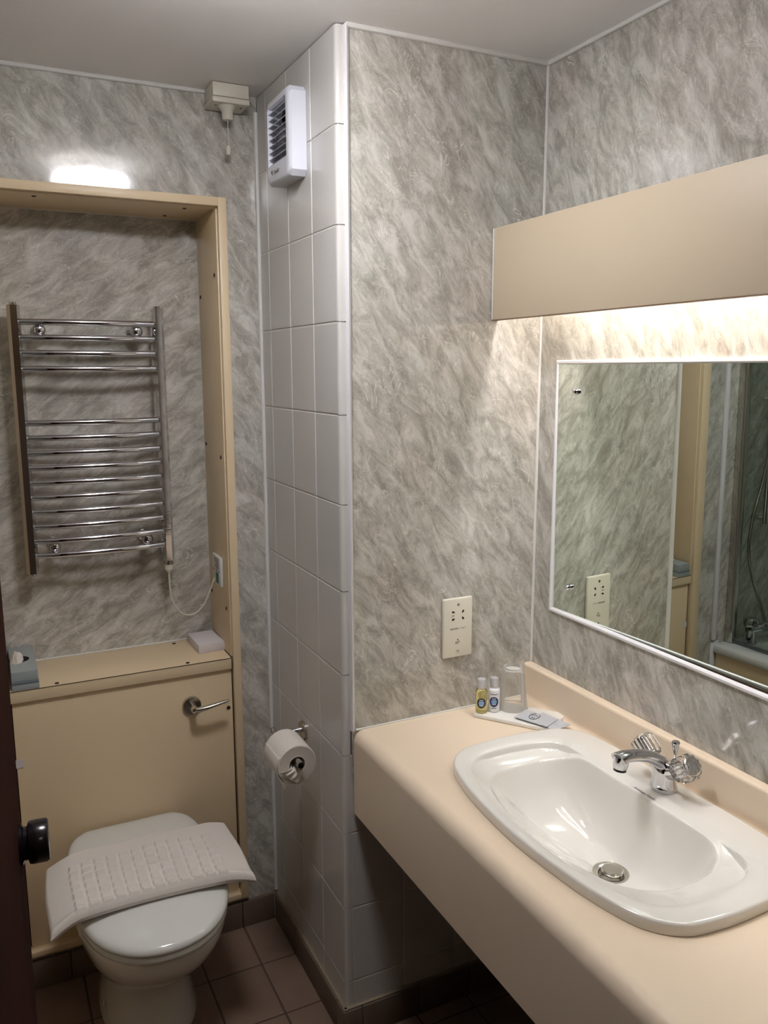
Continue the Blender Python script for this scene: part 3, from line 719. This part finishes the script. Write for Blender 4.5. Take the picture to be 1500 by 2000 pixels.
# fused spur
t = thing('fused_spur', 'white fused connection plate on the side board of the recess', 'connection unit', (XIN-.0035, .60, 1.04))
fxx = XIN-.004
MB().box(fxx-.0085, .557, 1.042, fxx, .643, 1.127, bev=.002).build('plate', m_whitep, t)
MB().box(fxx-.0096, .578, 1.048, fxx-.0086, .603, 1.078).build('green_fuse_holder', m_green, t, smooth=0)
mb = MB()
for k in range(9):
    y = .570+random.uniform(0, .004); mb.box(fxx-.0090, y, 1.090+.0037*k, fxx-.0085, y+random.uniform(.030, .052), 1.0911+.0037*k)
mb.build('printed_lines', m_ink, t, smooth=0)
for yy, zz in ((.627, 1.083), (.60, 1.083), (.575, 1.083)):
    MB().lathe((fxx-.0086, yy, zz), (-1, 0, 0), [(.0025, 0), (.0025, .001)], 10).build('screw', m_screw, t)

# white box on ledge
mb = MB(); pts = [(-.192, .571), (-.120, .574), (-.121, .700), (-.195, .697)]
bm_ = [(x, y) for x, y in pts]
mb = MB(); mb.box(-.196, .573, .8505, -.1195, .698, .8755, bev=.0012)
rotb = Matrix.Rotation(math.radians(2), 3, 'Z'); pv = Vector((-.157, .63, 0)); mb.v = [tuple(rotb @ (Vector(v)-pv)+pv) for v in mb.v]
tag(mb.build('small_box', m_wbox), 'small flat white square box on the ledge at its right end', 'box')
# tissue box
t = thing('tissue_box', 'grey blue tissue box on the ledge at its left end', 'tissue box', (-.655, .60, .850))
MB().box(-.6885+.002, .500, .8505, -.622, .712, .868, bev=.0015).build('lower_box', m_tisbox, t)
MB().box(-.6865, .498, .868, -.6225, .7125, .872, bev=.0008).build('dark_band', m_tisb2, t)
MB().box(-.6865, .5, .872, -.6235, .711, .900, bev=.002).build('upper_box', m_tisbox, t)
MB().lathe((-.664, .600, .8998), (0, 0, 1), [(.026, 0), (.026, .0006)], 24).build('slot', m_dark, t, smooth=0)
mb = MB(); n = 16; rr = []
for h, r, wv in ((0, .024, 0), (.004, .022, .003), (.010, .017, .005), (.016, .012, .006), (.020, .007, .004)):
    rr.append([(-.669+.7*(r+wv*sin(3*a+h*90))*cos(a), .600+1.6*(r+wv*sin(4*a+h*50))*sin(a), .9002+h) for a in [2*pi*k/n for k in range(n)]])
mb.loft(rr); mb.build('tissue', m_paper, t, smooth=30)

# ================================================================== TOILET
CX = -.423
half = [(0, .495), (.085, .495), (.125, .488), (.158, .445), (.176, .35), (.182, .235), (.172, .12), (.140, .02), (.080, -.045), (0, -.066)]
full = [Vector((x, y, 0)) for x, y in half]+[Vector((-x, y, 0)) for x, y in half[-2:0:-1]]
NT = 96; ts = spline(full, NT)
def tring(z, hw, yf, yb, off=0):
    c = Vector((0, .22, 0)); out = []
    for p in ts:
        q = p.copy(); q = q+(q-c).normalized()*off
        out.append((CX+q.x*hw/.182, yf+(q.y+.066)*(yb-yf)/.561, z))
    return out
t = thing('toilet', 'white toilet with closed lid standing against the cream panel', 'toilet', (CX, .22, 0))
S = lambda z, off: tring(z, .182, -.066, .495, off)
rings = [tring(z, hw, yf, yb) for z, hw, yf, yb in ((.001, .118, .155, .490), (.012, .120, .152, .490), (.03, .113, .160, .490), (.10, .106, .172, .490), (.17, .106, .160, .490), (.198, .110, .142, .490), (.212, .120, .115, .492), (.235, .134, .075, .494), (.27, .150, .025, .496), (.31, .164, -.015, .498), (.35, .173, -.042, .500), (.378, .177, -.054, .501), (.388, .176, -.053, .501), (.393, .172, -.048, .498))]
pan = MB().loft(rings).build('pan', m_ceramic, t, smooth=60)
MB().loft([S(.394, -.008), S(.397, -.003), S(.402, -.002), S(.408, -.002), S(.412, -.004), S(.413, -.012)]).build('seat', m_lidp, t, smooth=60)
MB().loft([S(.4135, -.008), S(.4160, -.001), S(.419, .0005), S(.424, 0), S(.430, -.003), S(.434, -.009), S(.437, -.020), S(.4395, -.04), S(.442, -.07), S(.4435, -.11), S(.4445, -.16)]).build('lid', m_lidp, t, smooth=60)
for sx in (1, -1):
    MB().tube([(CX+sx*.075-.022, .482, .4), (CX+sx*.075+.022, .482, .4)], .0095, 16).build('hinge', m_lidp, t)
MB().lathe((CX-.112, .30, .055), (-1, -.1, 0), [(.007, 0), (.007, .003), (.0001, .004)], 16).build('fixing_cap', m_creamp, t)

# folded bath mat draped over the lid
TC = Vector((-.425, .205, 0)); Lh, Wh = .230, .135
def lidz(x, y):
    q = abs(x-CX)/.182
    return .444-.004*min(1, q)**2
NU, NV = 300, 160
def emboss(u, v):
    # u in [-1,1] along, v in [-1,1] across (front=-1)
    x = u*Lh; y = v*Wh
    px_, py_ = .0292, .030
    if not(-.175 < x < .175 and -.130 < y < .080): return 0
    fx_ = ((x+.175) % px_)/px_; fy_ = ((y+.130) % py_)/py_
    sm = lambda q, a=.09: max(0, min(1, q/a))*max(0, min(1, (1-q-.17)/a))
    return .0052*min(1, sm(fx_)*1.0)*min(1, sm(fy_)*1.0)
def tow(u, v, side):
    x = u*Lh; y = v*Wh
    d = max(0, abs(x+.0)-.165)
    droop = -(d**1.5)*(1.5 if x < 0 else .7)
    th = .018+(.014-.008*abs(u)**6)*math.exp(-((v+.93)/.13)**2)
    edge = min(1, (1-abs(v))/.085); th_e = th*math.sqrt(max(0, 1-(1-edge)**2))
    eu = min(1, (1-abs(u))/.03); th_e *= math.sqrt(max(0.0, 1-(1-eu)**2))
    z = .4478+droop+.0028*sin(x*17+1)*sin(y*21)
    ff = 1+.0  # front edge bows a little
    yy = y+.010*sin((u+1)*pi/2) - .012*(u*u)*(-v*.5+.5) + (.004*sin(u*9) if v > 0 else 0)
    # front left/right corners spread
    xx = x*(1+.012*(-v))+.003*sin(v*3+1)*u
    if side > 0: z += th*.5+th_e*.5+emboss(u, v)*min(1, edge)*eu
    else: z += th*.5-th_e*.5
    a = math.radians(-1)
    return Vector((TC.x+xx*cos(a)-yy*sin(a), TC.y+xx*sin(a)+yy*cos(a), z))
mb = MB()
def cs(i, n): return -cos(pi*i/n)*.0+(-1+2*i/n)
def warp(s_): # finer sampling near borders
    return s_
US = [-1+2*i/NU for i in range(NU+1)]; VS = [-1+2*j/NV for j in range(NV+1)]
gt = [[tow(u, v, 1) for v in VS] for u in US]; gb = [[tow(u, v, -1) for v in VS] for u in US]
mb.loft(gt, False, False, closed=False); mb.loft(gb, False, False, closed=False)
tw = tag(mb.build('bath_mat', m_towel, smooth=80), 'folded white terry bath mat with embossed squares draped over the toilet lid', 'bath mat')

# ================================================================== TOILET ROLL + HOLDER
t = thing('toilet_roll_holder', 'chrome toilet roll holder on the white tiled wall', 'toilet roll holder', (0, .246, .712))
hz = .712
MB().lathe((-.0003, .246, hz), (-1, 0, 0), [(.0262, 0), (.0262, .004), (.024, .0065), (.010, .007)], 36).build('rose', m_satin, t)
mb = MB(); mb.tube([(-.005, .246, hz+.004), (-.055, .250, hz), (-.075, .256, hz)], .0065, 16)
mb.build('arm', m_chrome, t)
mb = MB(); mb.tube([(-.075, .268, hz), (-.074, .20, hz-.002), (-.072, .074, hz-.006)], .0085, 18)
mb.lathe((-.075, .266, hz), (0, 1, 0), [(.0085, 0), (.0115, .004), (.0115, .012), (.006, .017)], 20)
br = mb.build('bar', m_chrome, t)
MB().lathe((-.072, .0742, hz-.006), (0, -1, 0), [(.0070, 0), (.0070, .0006), (.006, .001)], 20).build('bar_end_cap', m_black, br)
RX, RZ, RY0, RY1, RR = -.073, hz-.0145, .098, .203, .050
t = thing('toilet_roll', 'white toilet roll with a folded point hanging from the chrome holder', 'toilet roll', (RX, .15, RZ-RR))
prof = [(.0205, .0), (RR-.002, 0), (RR, .002), (RR, .103), (RR-.002, .105), (.0205, .105)]
mb = MB(); n = 64
rings = [[(RX+r*cos(a), RY0+h, RZ+r*sin(a)*(1+.03*max(0, -sin(a)))) for a in [2*pi*k/n for k in range(n)]] for r, h in prof+prof[:1]]
mb.loft(rings, False, False); mb.build('paper', m_paper, t, smooth=40)
mb = MB()
for k in range(6):
    r = .026+.0038*k; mb.loft([[(RX+(r+o_)*cos(a), RY0-.0004, RZ+(r+o_)*sin(a)) for a in [2*pi*q/48 for q in range(48)]] for o_ in (0, .0011)], False, False)
mb.build('paper_layers', m_paper2, t, smooth=0)
mb = MB(); mb.loft([[(RX+r*cos(a), RY0+h, RZ+r*sin(a)) for a in [2*pi*k/40 for k in range(40)]] for r, h in ((.0205, .001), (.0205, .104), (.0192, .104), (.0192, .001), (.0205, .001))], False, False)
mb.build('core', m_card, t)
# loose sheet: follows the outside on the room side, leaves it below and is folded to a point, and tucked across the face
mb = MB(); rows = []
for i in range(22):
    s_ = i/21
    if s_ < .6:
        a = math.radians(150+ (235-150)*(s_/.6)); r = RR+.0012+.004*s_
        y0, y1 = RY0+.001, RY1-.002
        rows.append([Vector((RX+r*cos(a), y0+(y1-y0)*k/12, RZ+r*sin(a))) for k in range(13)])
    else:
        q = (s_-.6)/.4; base_ = Vector((RX+(RR+.0036)*cos(math.radians(235)), 0, RZ+(RR+.0036)*sin(math.radians(235))))
        mid = RY0+.045; hwid = (RY1-RY0)/2*(1-q)+.004
        rows.append([base_+Vector((.012*q, mid+.004*(1-q)+(-hwid+2*hwid*k/12), -.040*q)) for k in range(13)])
mb.loft(rows, False, False, closed=False)
rows = []   # end folded across the near face and tucked into the core
for i in range(18):
    s_ = i/17; row = []
    for k in range(14):
        q = k/13
        # fan from the outer lower left edge to the core opening
        A0 = Vector((RX-.047, 0, RZ-.010)); A1 = Vector((RX-.004, 0, RZ-.049))
        B0 = Vector((RX-.012, 0, RZ-.004)); B1 = Vector((RX+.014, 0, RZ-.016))
        P = A0.lerp(A1, q).lerp(B0.lerp(B1, q), s_)
        y = RY0-.0035-.006*sin(pi*min(1, s_*1.1))*(.6+.4*cos(q*19))+(.020*max(0, s_-.8)/.2 if s_ > .8 else 0)
        row.append(Vector((P.x+.0015*sin(q*16), y, P.z+.003*cos(q*16)*s_)))
    rows.append(row)
mb.loft(rows, False, False, closed=False)
o = mb.build('loose_sheet', m_paper, t, smooth=50)
sm = o.modifiers.new('s', 'SOLIDIFY'); sm.thickness = .0006

# ================================================================== EXTRACTOR FAN
FX, fy0, fy1, fz0_, fz1_ = -.042, .150, .312, 2.085, 2.275
t = thing('extractor_fan', 'white square wall extractor fan with louvred grille high on the tiles', 'extractor fan', (0, .231, fz0_))
oct_ = lambda x, a, c: [(x, fy0+a+c, fz0_+a), (x, fy1-a-c, fz0_+a), (x, fy1-a, fz0_+a+c), (x, fy1-a, fz1_-a-c), (x, fy1-a-c, fz1_-a), (x, fy0+a+c, fz1_-a), (x, fy0+a, fz1_-a-c), (x, fy0+a, fz0_+a+c)]
def orect(x, a, b, c, d): return [(x, a, c), (x, (a+b)/2, c), (x, b, c), (x, b, (c+d)/2), (x, b, d), (x, (a+b)/2, d), (x, a, d), (x, a, (c+d)/2)]
iy0, iy1, iz0, iz1 = fy0+.020, fy1-.014, fz0_+.042, fz1_-.018
def inner8(x): return [(x, iy0+.004, iz0), (x, iy1-.004, iz0), (x, iy1, iz0+.004), (x, iy1, iz1-.004), (x, iy1-.004, iz1), (x, iy0+.004, iz1), (x, iy0, iz1-.004), (x, iy0, iz0+.004)]
mb = MB(); mb.loft([oct_(-.0005, 0, .012), oct_(-.034, .0, .012), oct_(-.040, .004, .013), oct_(FX, .008, .014), inner8(FX), inner8(-.012)], True, True)
mb.build('housing', m_fanp, t, smooth=30)
mb = MB(); ns = 9; sp_ = (iz1-iz0)/ns
for k in range(ns):
    z = iz0+sp_*(k+.5)
    mb.add([(FX+.002, iy0, z-sp_*.30), (FX+.002, iy1, z-sp_*.30), (FX+.014, iy1, z+sp_*.35), (FX+.014, iy0, z+sp_*.35),
            (FX+.0035, iy0, z-sp_*.36), (FX+.0035, iy1, z-sp_*.36), (FX+.0155, iy1, z+sp_*.29), (FX+.0155, iy0, z+sp_*.29)],
           [(0, 1, 2, 3), (7, 6, 5, 4), (0, 4, 5, 1), (3, 2, 6, 7), (0, 3, 7, 4), (1, 5, 6, 2)])
gr = mb.build('louvre', m_fanp, t, smooth=0)
cyf, czf = (iy0+iy1)/2, (iz0+iz1)/2
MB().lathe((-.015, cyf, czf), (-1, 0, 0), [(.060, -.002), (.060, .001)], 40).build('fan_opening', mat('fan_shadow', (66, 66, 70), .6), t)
mb = MB(); mb.lathe((-.018, cyf, czf), (-1, 0, 0), [(.022, 0), (.022, .010), (.018, .012)], 30)
for k in range(6):
    a = 2*pi*k/6; u_ = Vector((0, cos(a), sin(a))); v_ = Vector((0, -sin(a), cos(a)))
    c_ = Vector((-.020, cyf, czf)); P = [c_+u_*.02-v_*.010+Vector((.002, 0, 0)), c_+u_*.055-v_*.018+Vector((.002, 0, 0)), c_+u_*.055+v_*.016+Vector((-.006, 0, 0)), c_+u_*.02+v_*.010+Vector((-.006, 0, 0))]
    mb.add(P+[p_+Vector((-.001, 0, 0)) for p_ in P], [(0, 1, 2, 3), (7, 6, 5, 4), (0, 4, 5, 1), (1, 5, 6, 2), (2, 6, 7, 3), (3, 7, 4, 0)])
mb.build('impeller', m_blade, t, smooth=0)
text('Xpelair', .014, basis((FX-.0003, cyf+.006, fz0_+.024), (0, -1, 0), (0, 0, 1)), m_ink, 'brand_mark', t)
mb = MB(); mb.box(FX-.0006, cyf+.034, fz0_+.019, FX, cyf+.037, fz0_+.031); mb.box(FX-.0006, cyf+.037, fz0_+.024, FX, cyf+.043, fz0_+.030)
mb.build('brand_symbol', m_ink, t, smooth=0)

# ================================================================== PULL SWITCH
sx0, sx1, sy0, sy1, sz0 = -.136, -.044, .427, .505, 2.300
t = thing('pull_cord_switch', 'cream ceiling pull cord switch in the corner above the recess', 'pull switch', (-.09, .465, H))
MB().box(sx0, sy0, sz0+.014, sx1, sy1, H-.001, bev=.003).build('back_box', m_creamp, t)
MB().box(sx0-.001, sy0-.001, sz0, sx1+.001, sy1+.001, sz0+.0135, bev=.003).build('switch_cover', m_creamp, t)
cxx, cyy = -.093, .455
MB().lathe((cxx, cyy, sz0), (0, 0, -1), [(.022, -.001), (.020, .004), (.0145, .012), (.0135, .030), (.012, .033), (.004, .034)], 28).build('cord_nozzle', m_creamp, t)
MB().tube([(cxx, cyy, sz0-.030), (cxx+.001, cyy, sz0-.060), (cxx, cyy, sz0-.095)], .0012, 8).build('pull_cord', m_creamp, t)
MB().lathe((cxx, cyy, sz0-.091), (0, 0, -1), [(.002, 0), (.0055, .004), (.006, .018), (.004, .023), (.0015, .024)], 18).build('pull_toggle', m_creamp, t)
for x in (sx0+.014, sx1-.014): MB().lathe((x, cyy, sz0), (0, 0, -1), [(.003, 0), (.003, .0006)], 10).build('screw', m_screw, t)
MB().box(cxx-.006, sy0+.006, sz0-.0006, cxx+.006, sy0+.012, sz0).build('label', m_whitep, t, smooth=0)

# ================================================================== BATH (seen in the mirror)
BX1, BX0, BY1, BY0, BZ = -.855, -1.598, D-.001, YF+.01, .54
t = thing('bath_tub', 'white bath with a cream side panel along the left wall, seen in the mirror', 'bath', ((BX0+BX1)/2, -.4, 0))
def rrect(x0, x1, y0, y1, r, z, n=8):
    out = []
    for (cx, cy, a0) in ((x1-r, y1-r, 0), (x0+r, y1-r, pi/2), (x0+r, y0+r, pi), (x1-r, y0+r, 3*pi/2)):
        out += [(cx+r*cos(a0+pi/2*k/n), cy+r*sin(a0+pi/2*k/n), z) for k in range(n+1)]
    return out
mb = MB(); mb.loft([rrect(BX0, BX1-.004, BY0, BY1, .006, BZ-.035), rrect(BX0, BX1, BY0, BY1, .008, BZ-.03), rrect(BX0, BX1, BY0, BY1, .008, BZ-.006), rrect(BX0+.004, BX1-.005, BY0+.004, BY1-.004, .01, BZ),
      rrect(BX0+.06, BX1-.07, BY0+.08, BY1-.10, .12, BZ), rrect(BX0+.075, BX1-.085, BY0+.1, BY1-.115, .12, BZ-.02), rrect(BX0+.12, BX1-.13, BY0+.25, BY1-.16, .12, BZ-.33), rrect(BX0+.17, BX1-.18, BY0+.32, BY1-.21, .1, BZ-.37)], False, True)
mb.build('tub', m_bath, t, smooth=50)
MB().box(BX1-.025, BY0, .01, BX1-.010, BY1-.01, BZ-.032).build('side_panel', m_lam, t)
t = thing('bath_screen', 'glass shower screen standing on the bath rim, seen in the mirror', 'shower screen', (-.93, .30, BZ))
MB().box(-.945, D-.040, BZ+.002, -.920, D-.002, 1.95, bev=.003).build('wall_channel', m_satin, t)
MB().box(-.936, .12, BZ+.012, -.930, D-.030, 1.94).build('glass', m_glass, t, smooth=0)
MB().box(-.938, .112, BZ+.004, -.928, .124, 1.945, bev=.002).build('edge_seal', mat('grey_seal', (90, 96, 98), .4), t)
MB().box(-.938, .12, BZ+.001, -.928, D-.03, BZ+.012, bev=.002).build('bottom_seal', MATS['grey_seal'], t)
t = thing('bath_tap', 'chrome bath tap with round knobs at the end of the bath, seen in the mirror', 'bath tap', (-1.18, .43, BZ))
mb = MB(); mb.tube([(-1.15, .44, BZ+.055), (-.98, .44, BZ+.055)], .018, 16); mb.tube([(-1.065, .44, BZ+.05), (-1.065, .37, BZ+.065), (-1.065, .33, BZ+.035)], [.018, .016, .014], 16)
for x in (-1.14, -.99): mb.lathe((x, .44, BZ), (0, 0, 1), [(.026, 0), (.026, .006), (.016, .012), (.016, .055)], 24)
mb.build('body', m_chrome, t)
for x in (-1.14, -.99): MB().lathe((x, .44, BZ+.06), (0, 0, 1), [(.012, 0), (.027, .012), (.029, .035), (.022, .045)], 24, lobes=8, lamp=.05).build('knob', m_chrome, t)
t = thing('shower_set', 'chrome shower rail and hose above the bath taps, seen in the mirror', 'shower', (-1.16, .49, 1.0))
MB().tube([(-1.06, D-.05, 1.02), (-1.06, D-.05, 1.75)], .010, 16).build('riser_rail', m_chrome, t)
for z in (1.04, 1.73): MB().lathe((-1.06, D, z), (0, -1, 0), [(.02, 0), (.02, .005), (.010, .008), (.010, .05)], 20).build('rail_bracket', m_chrome, t)
MB().tube([(-1.09, D-.055, 1.52), (-1.00, D-.055, 1.52)], .004, 10).build('soap_hook', m_whitep, t)
hose = spline([(-1.065, .43, BZ+.08), (-1.05, .46, .72), (-1.01, .46, .80), (-.975, .46, .92), (-.98, .455, 1.05), (-1.02, .45, 1.2), (-1.05, .44, 1.38), (-1.06, .42, 1.52)], 50, False)
MB().tube(hose, .0075, 12).build('hose', m_satin, t)
mb = MB(); mb.tube([(-1.06, .42, 1.50), (-1.06, .40, 1.60), (-1.06, .37, 1.66)], [.011, .012, .014], 16); mb.lathe((-1.06, .37, 1.67), (0, -.8, -.6), [(.015, -.01), (.036, .0), (.038, .014), (.034, .018)], 28)
mb.build('shower_head', m_chrome, t)

for o in list(bpy.data.objects):
    if '_o' in o: del o['_o']
